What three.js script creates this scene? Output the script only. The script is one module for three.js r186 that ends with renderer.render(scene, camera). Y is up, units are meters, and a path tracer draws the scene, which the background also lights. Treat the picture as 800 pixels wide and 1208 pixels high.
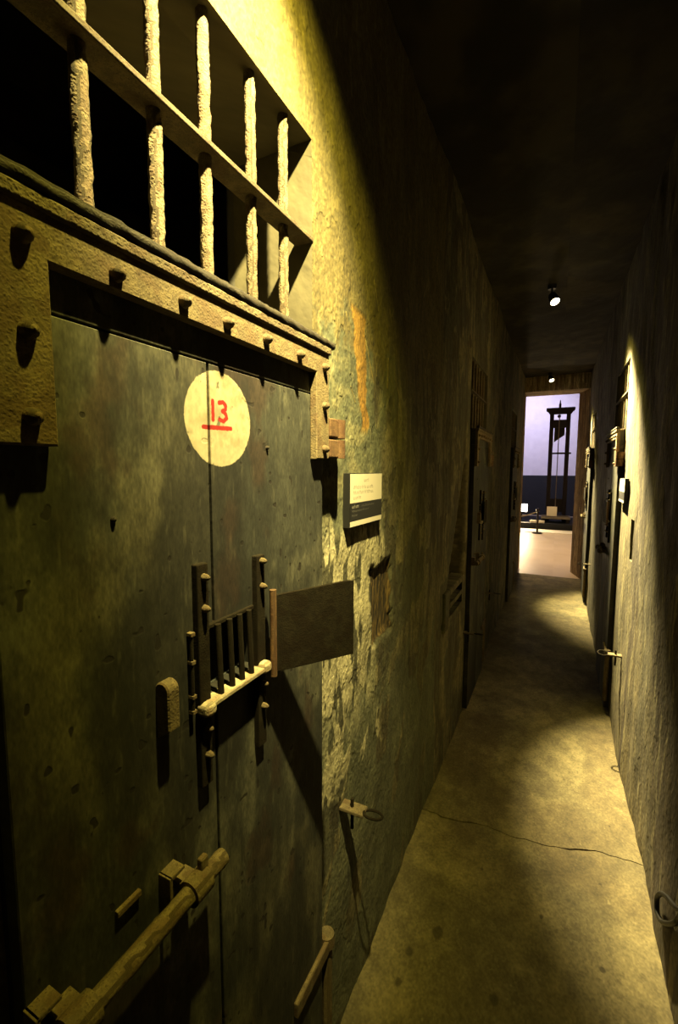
import * as THREE from 'three';
import { RoundedBoxGeometry } from 'three/addons/geometries/RoundedBoxGeometry.js';
import { mergeGeometries } from 'three/addons/utils/BufferGeometryUtils.js';

// ------------------------------------------------------------------ camera, exposure
const scene = new THREE.Scene();
scene.background = new THREE.Color(0x000000);
const camera = new THREE.PerspectiveCamera(98.04, 800 / 1208, 0.02, 60);
camera.rotation.order = 'YXZ';
camera.position.set(0, 1.59, 0);
const DEG = Math.PI / 180;
camera.rotation.set(-5.487 * DEG, 26.079 * DEG, 0.196 * DEG);
const renderer = new THREE.WebGLRenderer();
renderer.toneMapping = THREE.LinearToneMapping;
renderer.toneMappingExposure = 1.0;
renderer.shadowMap.enabled = true;

// main dimensions (metres): corridor between x = XL and x = XR, running towards -z
const XL = -0.5, XR = 0.372, CEIL = 2.95, ZEND = -7.3, ZREAR = 2.2;

// lamps: head position, beam direction, strengths
const CORE = new THREE.Color().setRGB(1, 0.81, 0.37), HALO = new THREE.Color().setRGB(1, 0.82, 0.10);
const LAMPS = [
  { at: [-0.03, 2.83, -0.45], dir: [-0.52, -0.83, -0.26], core: 56, halo: 15, angC: 26, angH: 36, penC: 1, label: 'small black ceiling spotlight above the numbered cell door' },
  { at: [-0.075, 2.83, -3.77], dir: [0.32, -0.839, 0.44], core: 230, halo: 8, angC: 20.5, angH: 26, penC: 0.6, label: 'lit ceiling spotlight halfway along the corridor' },
  { at: [-0.135, 2.85, -7.08], dir: [0.32, -0.839, 0.44], core: 185, halo: 8, angC: 20.5, angH: 26, penC: 0.6, label: 'lit ceiling spotlight right above the far doorway' },
];

// ------------------------------------------------------------------ helpers
let seed = 7;
function rnd() { seed = (seed * 1664525 + 1013904223) >>> 0; return seed / 4294967296; }
const LAT = new Float32Array(256 * 256); for (let i = 0; i < LAT.length; i++) LAT[i] = rnd();
function vn(x, y) {
  const xi = Math.floor(x), yi = Math.floor(y); let fx = x - xi, fy = y - yi;
  fx = fx * fx * (3 - 2 * fx); fy = fy * fy * (3 - 2 * fy);
  const a = xi & 255, b = (xi + 1) & 255, c = (yi & 255) << 8, d = ((yi + 1) & 255) << 8;
  const p = LAT[a + c], q = LAT[b + c], r = LAT[a + d], s = LAT[b + d];
  return p + (q - p) * fx + (r - p) * fy + (p - q - r + s) * fx * fy;
}
function fbm(x, y, o = 5) { let s = 0, a = 0.5, n = 0; for (let i = 0; i < o; i++) { s += a * vn(x, y); n += a; x = x * 2.03 + 17.3; y = y * 2.03 + 9.1; a *= 0.5; } return s / n; }
const sm = (a, b, x) => { const t = Math.min(1, Math.max(0, (x - a) / (b - a))); return t * t * (3 - 2 * t); };
const mix = (a, b, t) => [a[0] + (b[0] - a[0]) * t, a[1] + (b[1] - a[1]) * t, a[2] + (b[2] - a[2]) * t];

// a texture pair computed from fn(u, v) -> { c: [r,g,b] 0-255 sRGB, h: 0-1 height }
function paint(w, h, fn) {
  const c = new Uint8Array(w * h * 4), b = new Uint8Array(w * h * 4);
  for (let j = 0; j < h; j++) for (let i = 0; i < w; i++) {
    const r = fn((i + 0.5) / w, (j + 0.5) / h), k = (j * w + i) * 4;
    c[k] = Math.max(0, Math.min(255, r.c[0])); c[k + 1] = Math.max(0, Math.min(255, r.c[1])); c[k + 2] = Math.max(0, Math.min(255, r.c[2])); c[k + 3] = 255;
    b[k] = b[k + 1] = b[k + 2] = Math.max(0, Math.min(255, r.h * 255)); b[k + 3] = 255;
  }
  const mk = (d, s) => { const t = new THREE.DataTexture(d, w, h); t.wrapS = t.wrapT = THREE.RepeatWrapping; t.magFilter = THREE.LinearFilter; t.minFilter = THREE.LinearFilter; if (s) t.colorSpace = THREE.SRGBColorSpace; t.needsUpdate = true; return t; };
  return { map: mk(c, true), bump: mk(b, false) };
}
function texMat(t, bump, rough, extra = {}) { return new THREE.MeshStandardMaterial({ map: t.map, bumpMap: t.bump, bumpScale: bump, roughness: rough, ...extra }); }

const taken = {};
function numbered(n) { const k = taken[n] = (taken[n] ?? -1) + 1; return k ? `${n}_${String(k).padStart(3, '0')}` : n; }
function mesh(name, geo, mat, parent) {
  const g = Array.isArray(geo) ? mergeGeometries(geo.map(x => { const y = x.index ? x.toNonIndexed() : x; for (const k of Object.keys(y.attributes)) if (!['position', 'normal', 'uv'].includes(k)) y.deleteAttribute(k); return y; })) : geo;
  const m = new THREE.Mesh(g, mat); m.name = parent === scene ? numbered(name) : name;
  m.castShadow = m.receiveShadow = true; parent.add(m); return m;
}
function group(name, parent = scene) { const g = new THREE.Group(); g.name = parent === scene ? numbered(name) : name; parent.add(g); return g; }
function tag(o, label, category, grp) { o.userData.label = label; o.userData.category = category; if (grp) o.userData.group = grp; return o; }
function struct(o) { o.userData.kind = 'structure'; return o; }
function B(x0, x1, y0, y1, z0, z1, r = 0.002) {
  const w = Math.abs(x1 - x0), h = Math.abs(y1 - y0), d = Math.abs(z1 - z0), q = Math.min(r, w / 2.1, h / 2.1, d / 2.1);
  const g = q > 0 ? new RoundedBoxGeometry(w, h, d, 1, q) : new THREE.BoxGeometry(w, h, d);
  g.translate((x0 + x1) / 2, (y0 + y1) / 2, (z0 + z1) / 2);
  return boxUV(g);
}
function boxUV(g) {   // uv in metres, by the dominant axis
  const p = g.attributes.position, n = g.attributes.normal, uv = new Float32Array(p.count * 2);
  for (let i = 0; i < p.count; i++) {
    const ax = Math.abs(n.getX(i)), ay = Math.abs(n.getY(i)), az = Math.abs(n.getZ(i)), x = p.getX(i), y = p.getY(i), z = p.getZ(i);
    const [a, b] = ax >= ay && ax >= az ? [z, y] : ay >= az ? [z, x] : [x, y];
    uv[2 * i] = a; uv[2 * i + 1] = b;
  }
  g.setAttribute('uv', new THREE.BufferAttribute(uv, 2)); return g;
}
function cyl(a, b, r0, r1 = r0, seg = 14, jit = 0, rings = 1) {   // a rod from a to b, with a rough skin if jit > 0
  const A = new THREE.Vector3(...a), D = new THREE.Vector3(...b).sub(A), L = D.length();
  const g = new THREE.CylinderGeometry(r1, r0, L, seg, rings);
  if (jit) { const p = g.attributes.position; for (let i = 0; i < p.count; i++) { const x = p.getX(i), y = p.getY(i), z = p.getZ(i), th = Math.atan2(z, x), k = 1 + jit * (fbm(4 + 2 * Math.cos(th) + A.z * 31, y * 90 + 2 * Math.sin(th), 3) - 0.5) * 2; p.setX(i, x * k); p.setZ(i, z * k); } g.computeVertexNormals(); }
  g.translate(0, L / 2, 0);
  g.applyQuaternion(new THREE.Quaternion().setFromUnitVectors(new THREE.Vector3(0, 1, 0), D.normalize())); g.translate(...a); return boxUV(g);
}
function tube(pts, r, seg = 24, closed = false) { return boxUV(new THREE.TubeGeometry(new THREE.CatmullRomCurve3(pts.map(p => new THREE.Vector3(...p)), closed), seg, r, 8, closed)); }
// a plate: outline in (z, y) extruded along +x from x0 to x1, optional holes; uv in metres (-z, y)
function plate(pts, x0, x1, holes = [], bevel = 0.0012) {
  const sh = new THREE.Shape(pts.map(([z, y]) => new THREE.Vector2(-z, y)));
  for (const h of holes) sh.holes.push(new THREE.Path(h.map(([z, y]) => new THREE.Vector2(-z, y))));
  const g = new THREE.ExtrudeGeometry(sh, { depth: x1 - x0 - 2 * bevel, bevelEnabled: bevel > 0, bevelThickness: bevel, bevelSize: bevel, bevelOffset: -bevel, bevelSegments: 1, curveSegments: 10 });
  g.rotateY(Math.PI / 2); g.translate(x0 + bevel, 0, 0); return g;
}
const rect = (z0, z1, y0, y1) => [[z0, y0], [z1, y0], [z1, y1], [z0, y1]];

// ------------------------------------------------------------------ materials
const rustT = paint(512, 512, (u, v) => {
  const n = fbm(u * 22, v * 22, 5), m = fbm(u * 110 + 5, v * 110, 3), s = fbm(u * 9 + 40, v * 9, 4);
  let c = mix([98, 88, 68], [126, 114, 86], sm(0.35, 0.65, n * 0.5 + m * 0.5)); c = mix(c, [86, 66, 46], sm(0.5, 0.7, s) * 0.5); c = mix(c, [58, 48, 38], sm(0.62, 0.78, m) * 0.6);
  return { c, h: n * 0.35 + m * 0.65 };
});
const rustTd = { map: rustT.map.clone(), bump: rustT.bump.clone() };
for (const t of [rustT.map, rustT.bump]) t.repeat.set(4, 4);
for (const t of [rustTd.map, rustTd.bump]) t.repeat.set(6, 6);
const M = {};
M.rust = texMat(rustT, 0.0012, 0.85, { color: new THREE.Color(0.95, 0.9, 0.78) });
M.rustPale = texMat(rustT, 0.0022, 0.9, { color: new THREE.Color(0.85, 0.83, 0.76) });
M.crossBarShaded = texMat(rustT, 0.0012, 0.9, { color: new THREE.Color(0.5, 0.48, 0.42) });  // rust darkened, the shade under the bar is put into its colour
M.rustDark = texMat(rustTd, 0.001, 0.75, { color: new THREE.Color(0.17, 0.16, 0.145) });
M.rustBrown = texMat(rustTd, 0.001, 0.8, { color: new THREE.Color(0.8, 0.55, 0.42) });
M.iron = new THREE.MeshPhysicalMaterial({ map: rustTd.map, bumpMap: rustTd.bump, bumpScale: 0.0008, roughness: 0.9, specularIntensity: 0.3, color: new THREE.Color(0.1, 0.1, 0.095) });
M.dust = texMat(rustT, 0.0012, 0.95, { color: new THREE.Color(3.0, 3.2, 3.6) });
M.black = new THREE.MeshStandardMaterial({ color: 0x0d0d0e, roughness: 0.6 });

// iron door paint: dark grey green coat with scuffs, drips and bare spots
function doorPaint(u, v) {   // u across (0.65 m), v up (1.85 m)
  const X = u * 0.65, Y = v * 1.85;
  const st = fbm(X * 60, Y * 4, 5), n = fbm(X * 14, Y * 9, 6), f = fbm(X * 150, Y * 60, 3), b = fbm(X * 4 + 3, Y * 3 + 8, 3);
  let c = mix([56, 57, 50], [104, 104, 90], sm(0.34, 0.66, n * 0.72 + st * 0.28));
  c = mix(c, [112, 102, 70], sm(0.48, 0.66, b) * 0.35);
  c = mix(c, [46, 49, 46], sm(0.52, 0.64, fbm(X * 9 + 21, Y * 4 + 4, 6)) * 0.6);
  c = mix(c, mix([26, 27, 24], [46, 45, 40], st), sm(0.47, 0.6, fbm(X * 6 + 2, 9 + Y * 2.2, 6)) * 0.75);   // grime rubbed into the coat
  c = mix(c, [128, 124, 104], sm(0.62, 0.82, fbm(X * 130 + 4, Y * 22, 4)) * 0.3);
  c = mix(c, [62, 40, 30], sm(0.6, 0.76, fbm(X * 12 + 50, Y * 8, 5)) * 0.5);
  const gn = 1 + (fbm(X * 420, Y * 160, 3) - 0.5) * 0.5 + (fbm(X * 70 + 8, Y * 40, 4) - 0.5) * 0.5; c = [c[0] * gn, c[1] * gn, c[2] * gn];
  const pit = sm(0.8, 0.84, fbm(X * 60 + 3, Y * 60 + 7, 2)); c = mix(c, [30, 24, 18], pit * 0.7);
  return { c, h: 0.5 + (n - 0.5) * 0.5 + (f - 0.5) * 0.45 - pit * 0.3, Y, X };
}
const PX = x => (x + 0.325) / 0.65;
// figure strokes of the hand painted number, in metres relative to the panel (x = -z local, y)
const strokes = [
  [[-0.0225, 1.6915], [-0.0225, 1.664]],
  [[-0.0085, 1.6905], [0.000, 1.6925], [0.0065, 1.6885], [0.006, 1.682], [-0.001, 1.6785], [0.0065, 1.6755], [0.0085, 1.669], [0.001, 1.6635], [-0.008, 1.6655]],
  [[-0.044, 1.6515], [0.018, 1.6535]],
];
function segD(px, py, a, b) { const dx = b[0] - a[0], dy = b[1] - a[1], t = Math.max(0, Math.min(1, ((px - a[0]) * dx + (py - a[1]) * dy) / (dx * dx + dy * dy))); return Math.hypot(px - a[0] - t * dx, py - a[1] - t * dy); }
const door13T = paint(1024, 2048, (u, v) => {
  const r = doorPaint(u, v), x = u * 0.65 - 0.325, y = r.Y;
  if (y > 1.55) {
    const d = Math.hypot((x + 0.0065) / 0.0745, (y - 1.6655) / 0.0725) + (fbm(x * 200, y * 200, 3) - 0.5) * 0.03;
    const k = 1 - sm(0.985, 1.005, d), w = 0.5 * sm(0.72, 0.78, fbm(x * 90 + 7, y * 60, 4));
    r.c = mix(r.c, mix([210, 199, 168], [160, 146, 112], sm(0.5, 0.75, fbm(x * 30, y * 30, 4)) * 0.5), k * (1 - w));
    r.h += k * 0.15;
    { const g2 = 1 + (fbm(x * 160, y * 120, 4) - 0.5) * 0.22 * k; r.c = [r.c[0] * g2, r.c[1] * g2, r.c[2] * g2]; }
    let m = 9; for (const s of strokes) for (let i = 0; i + 1 < s.length; i++) m = Math.min(m, segD(x, y, s[i], s[i + 1]));
    r.c = mix(r.c, [176, 26, 18], 1 - sm(0.0029, 0.0036, m + (fbm(x * 300, y * 300, 2) - 0.5) * 0.001));
  }
  return r;
});
const doorT = paint(512, 1024, (u, v) => doorPaint(u + 0.37, v));
M.door13 = texMat(door13T, 0.0012, 0.75, { color: new THREE.Color(0.55, 0.545, 0.51) });
M.door = texMat(doorT, 0.0012, 0.75, { color: new THREE.Color(0.55, 0.545, 0.51) });
M.doorPlain = new THREE.MeshStandardMaterial({ color: 0x2a2d2b, roughness: 0.8 });

// lime wash flaking off grey plaster; z along the wall, y up
function plaster(z, y, o) {
  const st = fbm(z * 26 + o, y * 2.2, 4), n = fbm(z * 7 + o, y * 6, 5), f = fbm(z * 60 + o, y * 60, 3), fl = fbm(z * 5 + o * 3, y * 2.6 + 3, 6), fl2 = fbm(z * 16 + o, y * 9 + 30, 5);
  let c = mix([112, 107, 86], [150, 143, 116], sm(0.3, 0.7, n * 0.5 + st * 0.5)), h = 0.6;
  const p1 = sm(0.53, 0.56, fl), p2 = sm(0.58, 0.61, fl2);
  c = mix(c, mix([88, 89, 76], [110, 110, 94], f), p1); h -= 0.22 * p1;
  c = mix(c, mix([70, 67, 54], [96, 90, 70], n), p2 * 0.8); h -= 0.2 * p2;
  c = mix(c, [60, 54, 42], sm(0.55, 0.7, fbm(z * 34 + o * 2, y * 1.6, 4)) * 0.5);
  c = mix(c, [90, 82, 60], sm(0.6, 0.68, f) * 0.35);
  h += (n - 0.5) * 0.5 + (f - 0.5) * 0.25;
  return { c, h };
}
const scratch = []; for (let i = 0; i < 46; i++) { const z = -1.0 - rnd() * 1.0, y = 1.75 + rnd() * 1.15, a = (0.9 + rnd() * 0.9) * (rnd() < 0.8 ? 1 : -1), l = 0.02 + rnd() * rnd() * 0.13; scratch.push([[z, y], [z - Math.cos(a) * l, y - Math.sin(a) * l], 0.0015 + rnd() * 0.004]); }
const wallNearT = paint(1408, 2048, (u, v) => {   // z from -2.2 to -0.2, y from 0 to 3
  const z = -2.2 + u * 2, y = v * 3, r = plaster(z, y, 3.3);
  const n = fbm(z * 12 + 8, y * 5, 5), e = fbm(z * 22, y * 22, 4);
  // chalk white lime beside the door at hatch height, blue grey old paint above it, ochre lime higher up
  const chip = sm(0.56, 0.62, fbm(z * 34 + 5, y * 10 + 2, 5)), wz = sm(-1.34, -1.24, z + (n - 0.5) * 0.25);
  r.c = mix(r.c, mix(mix([204, 200, 180], [228, 223, 204], e), [84, 84, 72], chip), wz * sm(0.66, 0.74, y + (e - 0.5) * 0.3) * sm(1.52, 1.44, y + (n - 0.5) * 0.2) * 0.9);
  r.c = mix(r.c, mix([104, 111, 98], [142, 142, 120], sm(0.4, 0.6, e)), wz * sm(1.40, 1.48, y + (n - 0.5) * 0.2) * sm(1.98, 1.86, y + (e - 0.5) * 0.3) * 0.85);
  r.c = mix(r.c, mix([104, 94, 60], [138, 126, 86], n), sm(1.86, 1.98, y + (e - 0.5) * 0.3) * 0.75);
  for (const [a, b, w] of scratch) { if (Math.abs(z - a[0]) < 0.2 && Math.abs(y - a[1]) < 0.2) { const d = segD(z, y, a, b) + (e - 0.5) * 0.006; if (d < w) { r.c = [150, 138, 94]; r.h += 0.2; } } }
  // ochre bare plaster tongue
  { const t = (2.02 - y) / 0.34, zc = -1.12 - 0.055 * t, w = 0.052 * (1 - 0.55 * t) + (e - 0.5) * 0.05; const k = (t > 0 && t < 1) ? sm(0.006, -0.006, Math.abs(z - zc) - w) * sm(0, 0.06, t) * sm(1, 0.9, t) : 0; r.c = mix(r.c, mix([150, 112, 44], [182, 146, 76], n), k); r.h -= 0.25 * k; }
  // flaked coat low on the wall
  const low = sm(0.47, 0.5, fbm(z * 8 + 70, y * 5 + z * 4, 5) + 0.12 * sm(1.0, 0.4, y));
  r.c = mix(r.c, mix([92, 98, 88], [124, 128, 112], e), low * sm(1.02, 0.8, y + (e - 0.5) * 0.2) * 0.85); r.h -= 0.15 * low * sm(1.0, 0.8, y);
  { const g2 = 1 + (fbm(z * 150, y * 110, 4) - 0.5) * 0.5 + (fbm(z * 40, y * 14, 3) - 0.5) * 0.3; r.c = [r.c[0] * g2, r.c[1] * g2, r.c[2] * g2]; r.h += (fbm(z * 150, y * 110, 3) - 0.5) * 0.3; }
  // broken patch down to the laths and mortar
  { const k = patchMask(z, y, e); const q = fbm(z * 190, y * 34, 3); r.c = mix(r.c, mix([48, 37, 20], [128, 106, 62], sm(0.35, 0.7, q)), k); r.h = r.h * (1 - k) + k * q; }
  return r;
});
function patchMask(z, y, e) { const zc = -1.335 + (y - 1.16) * 0.12, d = Math.max(Math.abs(z - zc) / 0.088, Math.abs(y - 1.165) / 0.125) + (e - 0.5) * 0.2; return sm(1.0, 0.95, d); }
const wallFarT = paint(1024, 640, (u, v) => { const z = -7.4 + u * 5.2, y = v * 3, r = plaster(z, y, 11.7); const g = 1 + (fbm(z * 90, y * 60, 4) - 0.5) * 0.6; r.c = [r.c[0] * g, r.c[1] * g, r.c[2] * g]; return r; });
const wallRightT = paint(2048, 1024, (u, v) => {   // z from -7.4 to -1.2
  const z = -7.4 + u * 6.2, y = v * 3, r = plaster(z, y, 23.1);
  r.c = mix(r.c, mix([96, 88, 70], [128, 116, 94], fbm(z * 20, y * 2, 4)), 0.55);
  r.c = mix(r.c, [66, 52, 44], sm(0.5, 0.66, fbm(z * 9 + 3, y * 0.9 + 5, 5) + 0.12 * sm(-2.2, -1.7, z)) * 0.6);
  r.c = mix(r.c, [190, 184, 156], sm(0.6, 0.68, fbm(z * 30 + 9, y * 6 + 2, 5)) * 0.5);
  { const g = 1 + (fbm(z * 110, y * 80, 4) - 0.5) * 0.55 + (fbm(z * 30 + 4, y * 12, 4) - 0.5) * 0.35; r.c = [r.c[0] * g, r.c[1] * g, r.c[2] * g]; r.h += (fbm(z * 110, y * 80, 3) - 0.5) * 0.35; }
  return r;
});
const WALL_TINT = { color: new THREE.Color(0.6, 0.575, 0.45) };   // one dirty lime tone for every corridor wall
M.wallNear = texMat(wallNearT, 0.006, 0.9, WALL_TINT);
M.wallFar = texMat(wallFarT, 0.006, 0.92, WALL_TINT);
M.wallRight = texMat(wallRightT, 0.0035, 0.92, WALL_TINT);
const plainT = paint(512, 512, (u, v) => { const n = fbm(u * 12, v * 12, 6), f = fbm(u * 60, v * 60, 3); return { c: mix([84, 80, 68], [128, 122, 100], n * 0.7 + f * 0.3), h: n }; });
M.reveal = texMat(plainT, 0.006, 0.95, { color: new THREE.Color(0.6, 0.58, 0.48) });
M.cell = new THREE.MeshStandardMaterial({ color: 0x4a4740, roughness: 0.95 });
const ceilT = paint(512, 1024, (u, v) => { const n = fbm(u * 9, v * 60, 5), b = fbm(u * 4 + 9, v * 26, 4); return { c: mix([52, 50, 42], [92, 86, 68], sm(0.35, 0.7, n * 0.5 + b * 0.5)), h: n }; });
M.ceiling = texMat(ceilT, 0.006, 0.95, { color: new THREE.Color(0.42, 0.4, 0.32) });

// concrete floor: cement with stains, scuffs and dark spots
const spots = [[-0.37, -1.30, 0.017], [-0.375, -1.20, 0.014], [-0.10, -1.28, 0.02], [0.20, -1.52, 0.012], [-0.30, -1.40, 0.026], [0.1, -2.45, 0.007], [0.22, -1.86, 0.008], [-0.2, -1.72, 0.009], [0.02, -1.62, 0.01], [0.28, -2.2, 0.006]];
const floorT = paint(512, 2048, (u, v) => {   // x -0.55..0.42, z -7.4..0.4
  const x = -0.55 + u * 0.97, z = -7.4 + v * 7.8, n = fbm(x * 6, z * 6, 5), f = fbm(x * 70, z * 70, 3), b = fbm(x * 2.2 + 4, z * 1.6, 4);
  let c = mix([132, 126, 108], [168, 160, 136], sm(0.3, 0.7, n)), h = 0.5 + (n - 0.5) * 0.4 + (f - 0.5) * 0.3;
  c = mix(c, [104, 92, 74], sm(0.5, 0.68, b) * 0.5);
  c = mix(c, [104, 98, 82], sm(0.58, 0.74, f) * 0.25);
  c = mix(c, [196, 190, 168], sm(0.78, 0.86, fbm(x * 50 + 9, z * 50, 3)) * 0.4);
  { const g = 1 + (fbm(x * 170 + 3, z * 170, 4) - 0.5) * 0.45 + (fbm(x * 26, z * 22, 4) - 0.5) * 0.35; c = [c[0] * g, c[1] * g, c[2] * g]; h += (fbm(x * 170 + 3, z * 170, 3) - 0.5) * 0.3; }
  for (const [sx, sz, r] of spots) { const d = Math.hypot(x - sx, (z - sz) * 0.8) + (f - 0.5) * 0.008; if (d < r) c = mix(c, [66, 61, 50], 0.6 * sm(r * 0.85, r * 0.5, d)); }
  return { c, h };
});
M.floor = texMat(floorT, 0.003, 0.85, { color: new THREE.Color(0.52, 0.48, 0.33) });

// ------------------------------------------------------------------ walls with real openings
function lines(a, b, step, cuts) {
  const s = [a, b, ...cuts.filter(c => c > a && c < b)].sort((p, q) => p - q), out = [];
  for (let i = 0; i + 1 < s.length; i++) { const n = Math.max(1, Math.round((s[i + 1] - s[i]) / step)); for (let k = 0; k < n; k++) out.push(s[i] + (s[i + 1] - s[i]) * k / n); }
  out.push(b); return [...new Set(out.map(v => Math.round(v * 1e5) / 1e5))];
}
// face at x = X looking along sgn; holes [z0,z1,y0,y1,depth?]; disp(z,y) bulges into the corridor
function wallFace(X, sgn, z0, z1, y0, y1, step, holes, thick, disp, uvf) {
  const zs = lines(z0, z1, step, holes.flatMap(h => [h[0], h[1]])), ys = lines(y0, y1, step, holes.flatMap(h => [h[2], h[3]]));
  const pos = [], uv = [], idx = [], W = zs.length, id = (i, j) => j * W + i;
  const inside = (z, y) => holes.some(h => z > h[0] && z < h[1] && y > h[2] && y < h[3]);
  for (const y of ys) for (const z of zs) { pos.push(X + sgn * disp(z, y), y, z); uv.push(...uvf(z, y)); }
  const quad = (a, b, c, d) => sgn > 0 ? idx.push(a, c, b, b, c, d) : idx.push(a, b, c, b, d, c);
  for (let j = 0; j + 1 < ys.length; j++) for (let i = 0; i + 1 < W; i++) if (!inside((zs[i] + zs[i + 1]) / 2, (ys[j] + ys[j + 1]) / 2)) quad(id(i, j), id(i + 1, j), id(i, j + 1), id(i + 1, j + 1));
  const g = new THREE.BufferGeometry();
  g.setAttribute('position', new THREE.Float32BufferAttribute(pos, 3)); g.setAttribute('uv', new THREE.Float32BufferAttribute(uv, 2)); g.setIndex(idx); g.computeVertexNormals();
  return g.toNonIndexed();
}
// the four cheeks of an opening and, for a blind niche, its back
function reveals(X, sgn, h, thick, disp, blind) {
  const [z0, z1, y0, y1] = h, xb = X - sgn * thick, q = [], u = [], N = 14;
  const strip = (a, b) => { for (let k = 0; k < N; k++) { const s = k / N, t = (k + 1) / N, A = [a[0] + (b[0] - a[0]) * s, a[1] + (b[1] - a[1]) * s], C = [a[0] + (b[0] - a[0]) * t, a[1] + (b[1] - a[1]) * t];
    const xa = X + sgn * disp(A[0], A[1]), xc = X + sgn * disp(C[0], C[1]);
    const p = [[xa, A[1], A[0]], [xc, C[1], C[0]], [xb, A[1], A[0]], [xb, C[1], C[0]]]; for (const m of [0, 1, 2, 1, 3, 2]) { q.push(...p[m]); u.push(p[m][0] + p[m][2], p[m][1] + p[m][0] * 0.5); } } };
  strip([z0, y0], [z1, y0]); strip([z1, y0], [z1, y1]); strip([z1, y1], [z0, y1]); strip([z0, y1], [z0, y0]);
  if (blind) { const p = [[xb, y0, z0], [xb, y0, z1], [xb, y1, z0], [xb, y1, z1]]; for (const m of [0, 1, 2, 1, 3, 2]) { q.push(...p[m]); u.push(p[m][2], p[m][1]); } }
  const g = new THREE.BufferGeometry(); g.setAttribute('position', new THREE.Float32BufferAttribute(q, 3)); g.setAttribute('uv', new THREE.Float32BufferAttribute(u, 2)); g.computeVertexNormals(); return g;
}
const DOOR_L = [-0.55, -3.21, -5.87], DOOR_R = [-3.64, -6.31];
const openings = (c, s) => [[c - 0.29, c + 0.29, 0, 1.80], s > 0 ? [c - 0.333, c + 0.34, 1.84, 2.285] : [c - 0.34, c + 0.333, 1.84, 2.285]];
const holesL = DOOR_L.flatMap(c => openings(c, 1)), holesR = DOOR_R.flatMap(c => openings(c, -1));
const slotR = [-2.83, -2.725, 1.11, 1.33];
const dispL = (z, y) => {
  let d = (fbm(z * 1.7 + 5, y * 1.4, 3) - 0.5) * 0.03 + (fbm(z * 9, y * 7, 4) - 0.5) * 0.012;
  for (const c of DOOR_L) { const k = sm(0.46, 0.36, Math.abs(z - c)); d *= 1 - 0.85 * k * sm(2.5, 2.3, y); }
  if (z > -1.6 && z < -1) d -= 0.013 * patchMask(z, y, fbm(z * 22, y * 22, 4));
  d -= 0.11 * niche(z, y);
  return d;
};
function niche(z, y) {   // slanting flue cut into the left wall in front of the second door
  const t = (1.64 - y) / (1.64 - 0.76); if (t < 0 || t > 1) return 0;
  const near = -2.70 + 0.47 * t, far = -2.80; return sm(0, 0.03, near - z) * sm(0, 0.02, z - far) * sm(0, 0.04, t) * sm(1, 0.97, t);
}
const dispR = (z, y) => {
  let d = (fbm(z * 1.5 + 31, y * 1.2, 3) - 0.5) * 0.03 + (fbm(z * 8 + 3, y * 6, 4) - 0.5) * 0.012;
  for (const c of DOOR_R) { const k = sm(0.46, 0.36, Math.abs(z - c)); d *= 1 - 0.85 * k * sm(2.5, 2.3, y); }
  return d;
};
const wallL = struct(group('wall_left'));
const uvNear = (z, y) => [(z + 2.2) / 2, y / 3], uvFar = (z, y) => [(z + 7.4) / 5.2, y / 3], uvRight = (z, y) => [(z + 7.4) / 6.2, y / 3];
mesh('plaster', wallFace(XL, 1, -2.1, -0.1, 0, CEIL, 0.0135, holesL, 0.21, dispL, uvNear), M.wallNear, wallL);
mesh('plaster', [wallFace(XL, 1, ZEND - 0.05, -2.1, 0, CEIL, 0.026, holesL, 0.21, dispL, uvFar), wallFace(XL, 1, -0.1, ZREAR, 0, CEIL, 0.15, holesL, 0.21, dispL, uvFar)], M.wallFar, wallL);
mesh('opening_cheek', holesL.map(h => reveals(XL, 1, h, 0.21, dispL)), M.reveal, wallL);
const wallR = struct(group('wall_right'));
mesh('plaster', [wallFace(XR, -1, ZEND - 0.05, -1.2, 0, CEIL, 0.024, [...holesR, slotR], 0.21, dispR, uvRight), wallFace(XR, -1, -1.2, ZREAR, 0, CEIL, 0.15, [], 0.21, dispR, uvRight)], M.wallRight, wallR);
mesh('opening_cheek', [...holesR.map(h => reveals(XR, -1, h, 0.21, dispR)), reveals(XR, -1, slotR, 0.12, dispR, true)], M.reveal, wallR);
// the back side of both walls (inside the cells), so that the walls have thickness
function backFace(X, holes, name, parent) {
  const sh = new THREE.Shape([[-ZREAR, 0], [-ZEND + 0.05, 0], [-ZEND + 0.05, CEIL], [-ZREAR, CEIL]].map(p => new THREE.Vector2(...p)));
  for (const [a, b, c, d] of holes) sh.holes.push(new THREE.Path([[-a, Math.max(c, 0.001)], [-b, Math.max(c, 0.001)], [-b, d], [-a, d]].map(p => new THREE.Vector2(...p))));
  const g = new THREE.ExtrudeGeometry(sh, { depth: 0.02, bevelEnabled: false }); g.rotateY(Math.PI / 2); g.translate(X, 0, 0); mesh(name, g, M.cell, parent);
}
backFace(XL - 0.23, holesL, 'cell_plaster', wallL); backFace(XR + 0.21, holesR, 'cell_plaster', wallR);
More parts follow.
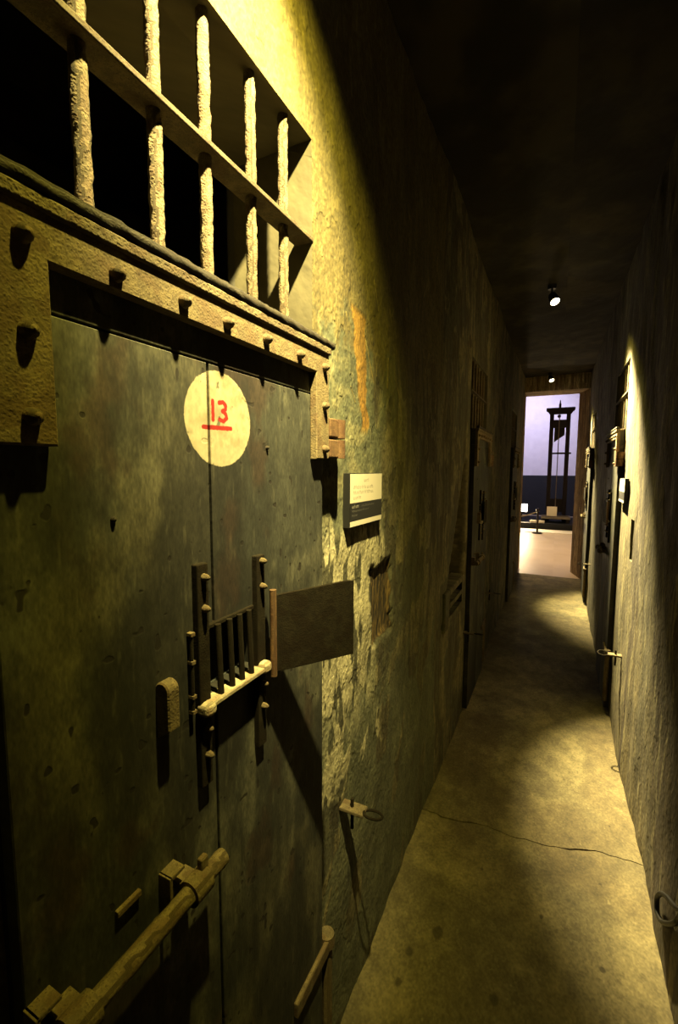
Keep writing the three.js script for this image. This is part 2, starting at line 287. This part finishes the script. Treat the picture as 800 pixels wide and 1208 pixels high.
// cells behind, ceiling, rear wall
struct(mesh('wall_cells_left', B(-2.2, -2.1, 0, CEIL, ZEND, ZREAR, 0), M.cell, scene));
struct(mesh('wall_cells_right', B(2.0, 2.1, 0, CEIL, ZEND, ZREAR, 0), M.cell, scene));
struct(mesh('wall_rear', B(-2.2, 2.1, 0, CEIL, ZREAR, ZREAR + 0.2, 0), M.cell, scene));
for (const [x0, x1, zs] of [[-2.1, XL - 0.23, [-1.9, -4.55]], [XR + 0.23, 2.0, [-2.3, -4.97]]]) for (const z of zs) struct(mesh(x0 < 0 ? 'wall_partition_left' : 'wall_partition_right', B(x0, x1, 0, CEIL, z - 0.06, z + 0.06, 0), M.cell, scene));
{
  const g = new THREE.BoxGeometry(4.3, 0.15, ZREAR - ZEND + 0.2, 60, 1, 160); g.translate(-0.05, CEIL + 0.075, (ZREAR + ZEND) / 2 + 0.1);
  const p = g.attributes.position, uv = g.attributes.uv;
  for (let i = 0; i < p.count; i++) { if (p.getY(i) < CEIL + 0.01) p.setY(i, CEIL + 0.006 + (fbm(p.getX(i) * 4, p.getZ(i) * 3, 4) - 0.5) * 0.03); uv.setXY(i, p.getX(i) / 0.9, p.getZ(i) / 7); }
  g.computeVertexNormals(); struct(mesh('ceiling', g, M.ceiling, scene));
}
// ------------------------------------------------------------------ floor: two cement slabs with a ragged joint between
const joint = x => -1.925 - 0.055 * (x + 0.45) / 0.8 - 0.05 * sm(-0.1, 0.3, x) + (fbm(x * 11 + 60, 3, 4) - 0.5) * 0.05;
const floor = struct(group('floor'));
function slab(zA, zB) {   // zA(x) far edge, zB(x) near edge
  const nx = 40, nz = 150, pos = [], uv = [], idx = [];
  for (let j = 0; j <= nz; j++) for (let i = 0; i <= nx; i++) {
    const x = -0.56 + 1.0 * i / nx, a = zA(x), b = zB(x), z = a + (b - a) * j / nz;
    pos.push(x, (fbm(x * 3 + 2, z * 3, 4) - 0.5) * 0.012, z); uv.push((x + 0.55) / 0.97, (z + 7.4) / 7.8);
  }
  const W = nx + 1; for (let j = 0; j < nz; j++) for (let i = 0; i < nx; i++) { const a = j * W + i; idx.push(a, a + W, a + 1, a + 1, a + W, a + W + 1); }
  const edge = (j) => { for (let i = 0; i < nx; i++) { const a = j * W + i, k = pos.length / 3; for (const d of [0, 0.05]) for (const v of [a, a + 1]) { pos.push(pos[3 * v], pos[3 * v + 1] - d, pos[3 * v + 2]); uv.push(uv[2 * v], uv[2 * v + 1]); } idx.push(k, k + 2, k + 1, k + 1, k + 2, k + 3); } };
  edge(0); edge(nz);
  const g = new THREE.BufferGeometry(); g.setAttribute('position', new THREE.Float32BufferAttribute(pos, 3)); g.setAttribute('uv', new THREE.Float32BufferAttribute(uv, 2)); g.setIndex(idx); g.computeVertexNormals(); return g;
}
mesh('slab', slab(x => joint(x) + 0.0025 + 0.006 * sm(0.5, 0.7, fbm(x * 24, 8, 3)), () => ZREAR), M.floor, floor);
mesh('slab', slab(() => ZEND - 0.01, x => joint(x) - 0.002), M.floor, floor);
mesh('subfloor', B(-2.2, 2.1, -0.15, -0.03, ZEND - 0.2, ZREAR, 0), M.cell, floor);

// ------------------------------------------------------------------ cell doors (local: +x into the corridor, origin on the wall at the door's foot)
function rivetGeo(x, y, z, r = 0.011, h = 0.012) {
  const g = new THREE.LatheGeometry([[0.0001, h], [r * 0.45, h * 0.92], [r * 0.85, h * 0.55], [r, 0], [r, -0.004]].map(p => new THREE.Vector2(...p)), 10);
  g.rotateZ(-Math.PI / 2); g.translate(x, y, z); return boxUV(g);
}
function makeDoor(name, panelMat, open = true) {
  const d = struct(group(name));
  const uvDoor = g => { const uv = g.attributes.uv, p = g.attributes.position; for (let i = 0; i < p.count; i++) uv.setXY(i, PX(-p.getZ(i)), p.getY(i) / 1.85); return g; };
  const H = [0.072, -0.072, 1.243, 1.352], S = 0.031, G = 0.0028;
  mesh('back_sheet', plate(rect(-0.325, 0.325, 0.02, 1.85), 0, 0.008, [rect(H[1], H[0], H[2], H[3])], 0), M.doorPlain, d);
  mesh('panel', uvDoor(plate([[S + G, 0.02], [0.325, 0.02], [0.325, 1.745], [S + G, 1.745], [S + G, H[3]], [H[0], H[3]], [H[0], H[2]], [S + G, H[2]]], 0.008, 0.03)), panelMat, d);
  mesh('panel', uvDoor(plate([[S - G, 0.02], [-0.325, 0.02], [-0.325, 1.745], [S - G, 1.745], [S - G, H[3]], [H[1], H[3]], [H[1], H[2]], [S - G, H[2]]], 0.008, 0.03)), panelMat, d);
  mesh('panel', uvDoor(plate(rect(-0.325, 0.325, 1.7475, 1.846), 0.008, 0.03)), panelMat, d);
  // riveted angle iron round the top corners, with a rod lip and a ledge above
  mesh('corner_strap', plate([[0.325, 1.612], [0.325, 1.834], [-0.325, 1.834], [-0.325, 1.612], [-0.270, 1.612], [-0.270, 1.789], [0.267, 1.789], [0.267, 1.612]], 0.03, 0.047, [], 0.002), M.rust, d);
  mesh('ledge', B(0.01, 0.052, 1.833, 1.848, -0.328, 0.325, 0.003), M.rustPale, d);
  mesh('lip_rod', cyl([0.046, 1.856, 0.33], [0.046, 1.856, -0.343], 0.0085, 0.0085, 10, 0.3, 80), M.rustDark, d);
  for (const [z, y] of [[-0.259, 1.805], [-0.259, 1.719], [-0.258, 1.639], [-0.357, 1.806], [-0.457, 1.809], [-0.543, 1.806], [-0.642, 1.808], [-0.75, 1.807], [-0.852, 1.804], [-0.852, 1.724], [-0.852, 1.633]]) mesh('rivet', rivetGeo(0.047, y, z + 0.55, 0.0092, 0.013), M.rust, d);
  for (const [z, y] of [[-0.665, 1.628], [-0.352, 1.53]]) mesh('rivet', rivetGeo(0.029, y, z + 0.55, 0.004, 0.006), M.rustDark, d);
  // hinges
  for (const [y0, y1] of [[1.615, 1.656], [1.660, 1.702]]) mesh('hinge_knuckle', [B(-0.01, 0.05, y0, y1, -0.325, -0.372, 0.004), cyl([0.028, y0, -0.383], [0.028, y1, -0.383], 0.028, 0.028, 16)], M.rustBrown, d);
  const lh = mesh('lower_hinge', [cyl([0.028, 0.08, -0.352], [0.028, 0.395, -0.352], 0.014, 0.014, 12, 0.15, 10), B(0.03, 0.042, 0.385, 0.42, -0.19, -0.352, 0.003)], M.rust, d);
  mesh('pin_cap', cyl([0.028, 0.395, -0.352], [0.028, 0.423, -0.352], 0.021, 0.019, 16), M.rustPale, lh);
  // hatch: two straps, grille, dusty sill, flap swung open
  for (const [zc, y0, y1, rv] of [[0.064, 1.108, 1.452, [1.432, 1.385, 1.20, 1.158]], [-0.078, 1.09, 1.44, [1.43, 1.385, 1.207, 1.165]]]) {
    const st = mesh('hatch_strap', B(0.028, 0.041, y0, y1, zc - 0.0115, zc + 0.0115, 0.002), M.iron, d);
    for (const y of rv) mesh('rivet', rivetGeo(0.040, y, zc - 0.001, 0.006, 0.013), M.rust, st);
  }
  mesh('hatch_lintel', B(0.02, 0.034, 1.346, 1.354, -0.066, 0.052, 0.002), M.iron, d);
  for (const z of [0.034, 0.007, -0.018, -0.043]) mesh('hatch_bar', cyl([0.044, 1.238, z], [0.040, 1.352, z], 0.005, 0.005, 10), M.iron, d);
  mesh('hatch_sill', [B(-0.005, 0.054, 1.234, 1.242, -0.07, 0.066, 0.002), B(0.03, 0.056, 1.222, 1.243, 0.054, 0.077, 0.007), B(0.03, 0.056, 1.228, 1.249, -0.09, -0.066, 0.007)], M.dust, d);
  mesh('hinge_pin', cyl([0.052, 1.215, -0.0975], [0.052, 1.375, -0.0975], 0.0065, 0.0065, 10), M.rustBrown, d);
  { const g = plate([[0, 1.222], [-0.165, 1.222], [-0.165, 1.372], [-0.15, 1.374], [0, 1.366]], -0.0025, 0.0025); boxUV(g); g.rotateY((open ? -34 : -178) * DEG); g.translate(0.055, 0, -0.1); mesh('hatch_flap', g, M.iron, d); }
  const la = mesh('latch_rod', cyl([0.036, 1.235, 0.086], [0.036, 1.352, 0.086], 0.0028, 0.0028, 8), M.iron, d);
  for (const y of [1.352, 1.31, 1.258, 1.235]) mesh('latch_eye', B(0.03, 0.04, y - 0.003, y + 0.003, 0.081, 0.089, 0.001), M.rust, la);
  // thumb shaped lug
  { const sh = new THREE.Shape(); sh.moveTo(0, -0.045); sh.lineTo(0.022, -0.03); sh.lineTo(0.022, 0.022); sh.absarc(0.011, 0.022, 0.011, 0, Math.PI, false); sh.lineTo(0, -0.045);
    const g = new THREE.ExtrudeGeometry(sh, { depth: 0.016, bevelEnabled: true, bevelSize: 0.002, bevelThickness: 0.002, bevelSegments: 1 }); g.translate(0.029, 1.272, 0.128); mesh('lug', boxUV(g), M.rust, d); }
  // long sliding bolt with its guides
  const by = 1.0, bx = 0.066;
  const bolt = mesh('bolt', cyl([bx, by, 0.36], [bx, by, 0.064], 0.0125, 0.0125, 16, 0.12, 40), M.rust, d);
  mesh('bolt_handle', B(bx - 0.006, bx + 0.004, by + 0.008, by + 0.034, 0.098, 0.112, 0.002), M.rust, bolt);
  for (const z of [0.118, 0.292]) {
    const gd = mesh('bolt_guide', [cyl([bx, by, z + 0.016], [bx, by, z - 0.016], 0.0185, 0.0185, 18), B(0.028, bx, by - 0.007, by + 0.007, z - 0.014, z + 0.014, 0.002)], M.rust, d);
    mesh('guide_tab', [B(0.029, 0.052, by + 0.028, by + 0.033, z + 0.008, z + 0.034, 0.001), B(0.029, 0.052, by - 0.02, by + 0.033, z + 0.03, z + 0.035, 0.001)], M.rust, gd);
  }
  mesh('slot_plate', B(0.029, 0.036, by + 0.034, by + 0.042, 0.185, 0.22, 0.001), M.rust, d);
  return d;
}
function putDoor(d, side, c, label) { d.position.set(side > 0 ? XL : XR, 0, c); d.rotation.y = side > 0 ? 0 : Math.PI; tag(d, label, 'cell door'); }
const door1 = makeDoor('door_1', M.door13); putDoor(door1, 1, DOOR_L[0], 'dark iron cell door with the red number 13 in a cream circle');
const door2 = makeDoor('door_2', M.door, false); putDoor(door2, 1, DOOR_L[1], 'shadowed iron cell door past the wall flue, same side as number 13');
function dupDoor(n, side, c, label) { const k = door2.clone(); k.name = n; k.userData = { kind: 'structure' }; scene.add(k); putDoor(k, side, c, label); }
dupDoor('door_3', 1, DOOR_L[2], 'farthest iron cell door on the side of number 13');
dupDoor('door_4', -1, DOOR_R[0], 'iron cell door opposite, next to the small white wall plaque and slot');
dupDoor('door_5', -1, DOOR_R[1], 'farthest iron cell door opposite, beside the bright doorway');

// ------------------------------------------------------------------ barred openings above the doors
function makeGrille(name, fine) {
  const g = struct(group(name));
  for (const z of [-0.26, -0.371, -0.48, -0.579, -0.696, -0.802]) mesh('bar', cyl([-0.02, 1.83, z + 0.55], [-0.02, 2.30, z + 0.55], 0.0098, 0.0098, fine ? 18 : 8, fine ? 0.24 : 0, fine ? 130 : 1), M.rustPale, g);
  mesh('cross_bar', B(-0.042, 0.004, 2.078, 2.087, -0.335, 0.342, 0.002), M.crossBarShaded, g);
  return g;
}
const gr = makeGrille('window_1', true); gr.position.set(XL, 0, DOOR_L[0]); tag(gr, 'rusty iron bar grille over the numbered cell door', 'window grille');
const gr2 = makeGrille('window_2', false); gr2.position.set(XL, 0, DOOR_L[1]); tag(gr2, 'dark barred opening over the shadowed door past the wall flue', 'window grille');
for (const [n, s, c, l] of [['window_3', 1, DOOR_L[2], 'farthest barred opening on the side of number 13'], ['window_4', -1, DOOR_R[0], 'barred opening high beside the bright light scallop on the opposite wall'], ['window_5', -1, DOOR_R[1], 'farthest barred opening opposite, close to the bright doorway']]) {
  const k = gr2.clone(); k.name = n; k.userData = { kind: 'structure' }; scene.add(k); k.position.set(s > 0 ? XL : XR, 0, c); k.rotation.y = s > 0 ? 0 : Math.PI; tag(k, l, 'window grille');
}

// ------------------------------------------------------------------ wall plaques
const cv = document.createElement('canvas'); cv.width = 512; cv.height = 320;
{
  const x = cv.getContext('2d'); x.fillStyle = '#cfc7b6'; x.fillRect(0, 0, 512, 320); x.fillStyle = '#17181c'; x.fillRect(0, 176, 512, 112);
  const words = (px, py, list, hgt, col) => { x.fillStyle = col; for (const w of list) { for (let i = 0; i < w; i++) { const t = rnd(); x.fillRect(px, py - (t > 0.75 ? hgt * 0.45 : 0), hgt * 0.16, hgt + (t > 0.75 ? hgt * 0.45 : 0)); if (t > 0.3) x.fillRect(px, py + (t > 0.6 ? 0 : hgt * 0.8), hgt * 0.5, hgt * 0.18); px += hgt * 0.68; } px += hgt * 0.5; } };
  words(206, 34, [5, 1], 17, '#4a443c'); words(48, 76, [3, 4, 2, 3, 3, 4, 5], 16, '#5a5348'); words(48, 108, [4, 4, 5, 3, 4, 5], 16, '#5a5348'); words(48, 140, [2, 4, 3], 16, '#5a5348');
  words(30, 194, [4, 5], 15, '#b8b3a6'); words(180, 196, [4, 3, 5, 4, 3, 4, 4], 9, '#77756e'); words(30, 222, [5, 3, 4, 4, 5, 4, 3, 5, 3], 9, '#77756e'); words(30, 250, [4, 3, 4], 9, '#77756e');
}
const cvT = new THREE.CanvasTexture(cv); cvT.colorSpace = THREE.SRGBColorSpace;
M.print = new THREE.MeshStandardMaterial({ map: cvT, roughness: 0.6 });
function plaque(w, h) {
  const p = group('wall_plaque');
  mesh('board', B(0, 0.02, 0, h, -w / 2, w / 2, 0.001), M.black, p);
  const g = new THREE.PlaneGeometry(w - 0.004, h - 0.004); g.rotateY(Math.PI / 2); g.translate(0.0206, h / 2, 0); mesh('printed_sheet', g, M.print, p); return p;
}
const pl = plaque(0.232, 0.142); pl.position.set(XL + 0.004, 1.438, -1.15); tag(pl, 'white and black printed plaque on the flaking wall beside door number 13', 'plaque');
const pl2 = plaque(0.232, 0.142); pl2.position.set(XR - 0.004, 1.40, -3.12); pl2.rotation.y = Math.PI; tag(pl2, 'small white plaque on the opposite wall above the dark slot', 'plaque');

// ------------------------------------------------------------------ hasps: iron tongue with a pin and a ring
function hasp(X, side, y, z, label, len = 0.07) {
  const h = group('wall_hasp'); h.position.set(X, y, z); h.rotation.y = side > 0 ? 0 : Math.PI; tag(h, label, 'hasp');
  mesh('tongue', B(-0.03, len, -0.005, 0.005, -0.02, 0.02, 0.003), M.rustPale, h);
  mesh('pin', cyl([0.03, -0.06, 0], [0.03, 0.028, 0], 0.005, 0.005, 8), M.iron, h);
  mesh('ring', tube(Array.from({ length: 10 }, (_, i) => [len + 0.022 + 0.026 * Math.cos(i * Math.PI / 5), 0.002 + 0.006 * Math.sin(i * Math.PI / 5), 0.022 * Math.sin(i * Math.PI / 5)]), 0.0036, 30, true), M.iron, h);
}
hasp(XL, 1, 0.655, -1.05, 'iron hasp with ring low on the wall beside door number 13');
hasp(XL, 1, 0.545, -2.86, 'iron hasp on the wall just before the second door, below the flue');
hasp(XL, 1, 0.56, -3.84, 'iron hasp beyond the second door on the side of number 13');
hasp(XR, -1, 0.545, -2.88, 'iron hasp with ring low on the opposite wall under the slot');
hasp(XR, -1, 0.545, -5.6, 'small iron hasp on the opposite wall near the bright doorway');
tag(mesh('dark_loop', tube([[0.368, 0.42, -1.36], [0.362, 0.352, -1.454], [0.362, 0.313, -1.514], [0.360, 0.287, -1.562], [0.358, 0.234, -1.631], [0.358, 0.183, -1.666], [0.358, 0.151, -1.655], [0.358, 0.165, -1.607], [0.360, 0.229, -1.531], [0.362, 0.299, -1.467], [0.364, 0.341, -1.441], [0.368, 0.39, -1.36]], 0.0075, 70), M.black, scene), 'thin black loop low on the wall opposite, at the frame edge', 'wire');  // thin black tube bent into a loop close to the wall

// ------------------------------------------------------------------ vent box at the foot of the flue
{
  const v = group('vent_box'); tag(v, 'plastered box with two small openings at the foot of the wall flue', 'vent');
  const g = plate(rect(-2.76, -2.25, 0.74, 0.95), XL - 0.075, XL + 0.012, [rect(-2.70, -2.34, 0.865, 0.925), rect(-2.70, -2.34, 0.79, 0.85)], 0.006);
  const uv = g.attributes.uv, p = g.attributes.position; for (let i = 0; i < p.count; i++) uv.setXY(i, (p.getZ(i) + 7.4) / 5.2, p.getY(i) / 3);
  mesh('box', g, M.wallFar, v);
}

// ------------------------------------------------------------------ ceiling spotlights
for (const L of LAMPS) {
  const s = group('ceiling_spotlight'); s.position.set(L.at[0], CEIL, L.at[2]); tag(s, L.label, 'spotlight');
  const dir = new THREE.Vector3(...L.dir).normalize(), head = new THREE.Vector3(0, L.at[1] - CEIL, 0), back = head.clone().addScaledVector(dir, -0.075);
  mesh('ceiling_mount', cyl([back.x, 0.01, back.z], [back.x, -0.02, back.z], 0.032, 0.028, 16), M.black, s);
  mesh('stem', cyl([back.x, -0.015, back.z], back.toArray(), 0.007, 0.007, 8), M.black, s);
  const hg = new THREE.LatheGeometry([[0.001, 0], [0.022, 0], [0.03, 0.012], [0.036, 0.07], [0.036, 0.08], [0.032, 0.08], [0.031, 0.066], [0.001, 0.06]].map(p => new THREE.Vector2(...p)), 20);
  hg.applyQuaternion(new THREE.Quaternion().setFromUnitVectors(new THREE.Vector3(0, 1, 0), dir)); hg.translate(back.x, back.y, back.z);
  mesh('housing', hg, M.black, s);
  const bg = new THREE.SphereGeometry(0.033, 16, 10); bg.scale(1, 0.45, 1); bg.applyQuaternion(new THREE.Quaternion().setFromUnitVectors(new THREE.Vector3(0, 1, 0), dir)); bg.translate(head.x, head.y, head.z); 
  mesh('bulb', bg, new THREE.MeshStandardMaterial({ color: 0xffffff, emissive: new THREE.Color().setRGB(1, 0.85, 0.5), emissiveIntensity: 14, roughness: 0.5 }), s);
  for (const [col, I, ang, pen] of [[CORE, L.core, L.angC, L.penC], [HALO, L.halo, L.angH, 0.9]]) {
    const l = new THREE.SpotLight(col, I, 0, ang * DEG, pen, 2); const p = head.clone().addScaledVector(dir, 0.014); l.position.copy(p); l.castShadow = true; l.shadow.radius = 1; l.name = 'lamp_light'; s.add(l);
    l.target.position.copy(p).add(dir); s.add(l.target); l.target.name = 'lamp_aim';
  }
}

// ------------------------------------------------------------------ end wall and the lit room beyond
const ZW = -17.2, RH = 4.6;
{
  const js = new THREE.Shape([[0.365, 7.3], [4, 7.3], [4, 7.75], [0.245, 7.75]].map(p => new THREE.Vector2(...p)));   // splayed right jamb, in plan
  const jg = new THREE.ExtrudeGeometry(js, { depth: 2.74, bevelEnabled: false }); jg.rotateX(-Math.PI / 2); boxUV(jg);
  const g = [jg, B(-4, -0.5, 0, 2.74, -7.75, -7.3, 0), B(-4, 4, 2.74, RH, -7.75, -7.3, 0)];
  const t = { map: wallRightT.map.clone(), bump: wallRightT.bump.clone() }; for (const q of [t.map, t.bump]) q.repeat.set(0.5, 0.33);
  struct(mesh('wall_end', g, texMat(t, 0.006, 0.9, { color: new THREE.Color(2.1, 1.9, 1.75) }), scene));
}
const tileT = paint(512, 512, (u, v) => { const n = fbm(u * 10, v * 10, 5), f = fbm(u * 60, v * 60, 3); return { c: mix([196, 176, 146], [222, 204, 176], n * 0.8 + f * 0.2), h: n }; });
tileT.map.repeat.set(0.25, 0.25); tileT.bump.repeat.set(0.25, 0.25);
struct(mesh('floor_hall', B(-4, 4, -0.15, -0.004, ZW - 0.2, ZEND - 0.01, 0), texMat(tileT, 0.001, 0.45), scene));
struct(mesh('ceiling_hall', B(-4.2, 4.2, RH, RH + 0.15, ZW - 0.2, ZEND, 0), new THREE.MeshStandardMaterial({ color: 0x8c8a88, roughness: 0.9 }), scene));
const hallT = paint(256, 256, (u, v) => { const n = fbm(u * 8, v * 8, 4); return { c: mix([206, 202, 214], [220, 216, 226], n), h: n }; });
M.hall = texMat(hallT, 0.001, 0.9); M.navy = new THREE.MeshStandardMaterial({ color: 0x0e1118, roughness: 0.8 });
const hallWall = struct(group('wall_hall'));
mesh('upper_wall', B(-4, 4, 1.40, RH, ZW - 0.2, ZW, 0), M.hall, hallWall);
mesh('lower_wall', B(-4, 4, 0, 1.40, ZW - 0.2, ZW + 0.02, 0), M.navy, hallWall);
for (const [n, x0, x1] of [['wall_hall_left', -4.2, -4], ['wall_hall_right', 4, 4.2]]) struct(mesh(n, B(x0, x1, 0, RH, ZW - 0.2, ZEND, 0), M.hall, scene));

// plinth, pale border strip
struct(mesh('trim_1', B(-3.5, 3.5, -0.004, 0.012, -13.0, -12.35, 0.002), new THREE.MeshStandardMaterial({ color: 0xf2ead8, roughness: 0.6 }), scene));
const plinth = tag(mesh('plinth', B(-2.4, 2.4, -0.004, 0.16, -15.2, -13.05, 0.01), M.navy, scene), 'low dark plinth under the guillotine', 'plinth');
tag(mesh('caption_board', B(-0.62, -0.26, 0.16, 0.235, -13.14, -13.11, 0.003), new THREE.MeshStandardMaterial({ color: 0xe9e2d2, roughness: 0.6 }), scene), 'long white caption board lying on the plinth edge', 'sign');
{
  const G = group('guillotine'); G.position.set(0, 0.16, -14); tag(G, 'tall dark wooden guillotine with slanted blade in the bright doorway', 'guillotine');
  const wood = new THREE.MeshStandardMaterial({ color: 0x241d1a, roughness: 0.8 }), steel = new THREE.MeshStandardMaterial({ color: 0x1d1c1e, roughness: 0.5 });
  const T = y => y - 0.16;
  for (const x of [-0.21, 0.205]) mesh('post', B(x - 0.052, x + 0.052, 0, T(3.16), -0.06, 0.06, 0.005), wood, G);
  const cs = new THREE.Shape([[-0.27, 3.14], [0.27, 3.14], [0.31, 3.20], [0.36, 3.24], [0.36, 3.31], [-0.36, 3.31], [-0.36, 3.24], [-0.31, 3.20]].map(p => new THREE.Vector2(p[0], T(p[1]))));
  const cg = new THREE.ExtrudeGeometry(cs, { depth: 0.16, bevelEnabled: false }); cg.translate(0, 0, -0.08); mesh('crossbeam', cg, wood, G);
  mesh('finial', [cyl([-0.02, T(3.3), 0], [-0.02, T(3.42), 0], 0.035, 0.03, 10), cyl([-0.02, T(3.42), 0], [-0.02, T(3.52), 0], 0.022, 0.01, 10)], wood, G);
  mesh('pulley', [cyl([-0.03, T(3.08), -0.03], [-0.03, T(3.08), 0.03], 0.045, 0.045, 14), B(-0.012, 0.0, T(3.05), T(3.16), -0.01, 0.01, 0.001)], steel, G);
  mesh('carriage', B(-0.157, 0.152, T(2.76), T(2.98), -0.05, 0.05, 0.004), steel, G);
  const bs = new THREE.Shape([[-0.135, 2.77], [0.125, 2.77], [0.125, 2.56], [-0.135, 2.36]].map(p => new THREE.Vector2(p[0], T(p[1]))));
  const bg = new THREE.ExtrudeGeometry(bs, { depth: 0.02, bevelEnabled: false }); bg.translate(0, 0, -0.01); mesh('blade', bg, steel, G);
  mesh('crossbar', B(-0.26, 0.31, T(2.03), T(2.08), 0.03, 0.07, 0.003), wood, G);
  mesh('rope', cyl([-0.02, 0.3, 0.05], [-0.02, T(3.05), 0.05], 0.012, 0.012, 8), new THREE.MeshStandardMaterial({ color: 0x8a8274, roughness: 0.9 }), G);
  mesh('lower_board', B(-0.26, 0.26, 0.25, 0.62, -0.05, 0.03, 0.004), wood, G);
  mesh('bench', B(-0.36, 0.36, 0.10, 0.16, 0.05, 0.62, 0.005), new THREE.MeshStandardMaterial({ color: 0x8f8672, roughness: 0.8 }), G);
  for (const x of [-0.3, 0.3]) mesh('foot', B(x - 0.04, x + 0.04, 0, 0.10, -0.3, 0.6, 0.004), wood, G);
}
tag(mesh('notice_sheet', B(-0.22, 0.03, 0.34, 0.60, -13.37, -13.36, 0.002), new THREE.MeshStandardMaterial({ color: 0xe6dfc8, roughness: 0.7 }), scene), 'small pale notice standing at the foot of the guillotine', 'sign');
{
  const s = group('stanchion'); s.position.set(-0.40, 0, -12.2); tag(s, 'dark barrier post with round knob in front of the guillotine', 'stanchion');
  const m = new THREE.MeshStandardMaterial({ color: 0x2a2420, roughness: 0.4, metalness: 0.5 });
  mesh('foot_plate', cyl([0, -0.004, 0], [0, 0.03, 0], 0.13, 0.1, 20), m, s); mesh('post', cyl([0, 0.03, 0], [0, 0.56, 0], 0.022, 0.022, 12), m, s);
  const k = new THREE.SphereGeometry(0.045, 14, 10); k.translate(0, 0.59, 0); mesh('knob', k, m, s);
  const r = tag(mesh('barrier_rope', tube([[-0.44, 0.53, -12.2], [-0.75, 0.42, -12.2], [-1.1, 0.40, -12.2], [-1.5, 0.45, -12.2], [-1.76, 0.53, -12.2]], 0.014), new THREE.MeshStandardMaterial({ color: 0x9a8f78, roughness: 0.8 }), scene), 'slack pale rope hanging from the barrier post', 'rope');
  const s2 = s.clone(); s2.name = numbered('stanchion'); s2.position.x = -1.8; scene.add(s2); tag(s2, 'barrier post hidden behind the doorway edge, holding the rope end', 'stanchion');
}
// floodlight standing on the hall floor
{
  const f = group('floodlight'); f.position.set(-0.86, 0.16, -13.4); tag(f, 'glaring white floodlight standing low at the edge of the doorway', 'floodlight');
  mesh('bracket', [B(-0.12, 0.12, 0, 0.02, -0.06, 0.06, 0.003), B(-0.015, 0.015, 0.02, 0.34, -0.1, -0.08, 0.002)], M.black, f);
  mesh('housing', B(-0.16, 0.16, 0.25, 0.5, -0.1, -0.02, 0.01), M.black, f);
  mesh('lens', B(-0.14, 0.14, 0.27, 0.48, -0.021, -0.008, 0.003), new THREE.MeshStandardMaterial({ color: 0xffffff, emissive: new THREE.Color().setRGB(1, 0.9, 0.72), emissiveIntensity: 16 }), f);
  const l = new THREE.SpotLight(new THREE.Color().setRGB(1, 0.74, 0.40), 18, 0, 70 * DEG, 0.6, 2); l.position.set(0, 0.375, 0.01); l.target.position.set(0.15, 0.1, 1); l.castShadow = true; l.shadow.radius = 4; l.name = 'flood_light'; l.target.name = 'flood_aim'; f.add(l, l.target);
}
// unseen hall lamps: cool back wall wash, warm one added for floor and jamb
for (const [x, y, z, tx, ty, tz, col, I, ang, label] of [
  [-1.2, 4.4, -14.4, -0.6, 2.6, -17.2, [0.82, 0.75, 1], 46, 60, 'hall ceiling lamp washing the lavender back wall'],
  [-0.7, 4.4, -9.3, -0.2, 0, -9.9, [1, 0.70, 0.36], 62, 50, 'unseen hall lamp added to light the pale floor and the doorway jamb'],
]) {
  const s = group('hall_lamp'); s.position.set(x, RH, z); tag(s, label, 'lamp');
  const dir = new THREE.Vector3(tx - x, ty - y, tz - z).normalize(), q = new THREE.Quaternion().setFromUnitVectors(new THREE.Vector3(0, 1, 0), dir);
  mesh('stem', cyl([0, 0, 0], [0, y - RH, 0], 0.012, 0.012, 8), M.black, s);
  const hg = new THREE.LatheGeometry([[0.001, -0.02], [0.05, -0.02], [0.06, 0.12], [0.052, 0.12], [0.045, 0.06], [0.001, 0.06]].map(p => new THREE.Vector2(...p)), 18); hg.applyQuaternion(q); hg.translate(0, y - RH, 0); mesh('housing', hg, M.black, s);
  const bg = new THREE.CylinderGeometry(0.044, 0.044, 0.01, 16); bg.translate(0, 0.07, 0); bg.applyQuaternion(q); bg.translate(0, y - RH, 0); mesh('lens', bg, new THREE.MeshStandardMaterial({ color: 0xffffff, emissive: new THREE.Color().setRGB(...col), emissiveIntensity: 8 }), s);
  const l = new THREE.SpotLight(new THREE.Color().setRGB(...col), I, 0, ang * DEG, 0.7, 2); l.position.set(0, y - RH, 0).addScaledVector(dir, 0.085); l.target.position.copy(l.position).add(dir); l.castShadow = true; l.shadow.radius = 2; l.name = 'lamp_light'; l.target.name = 'lamp_aim'; s.add(l, l.target);
}
renderer.render(scene, camera);
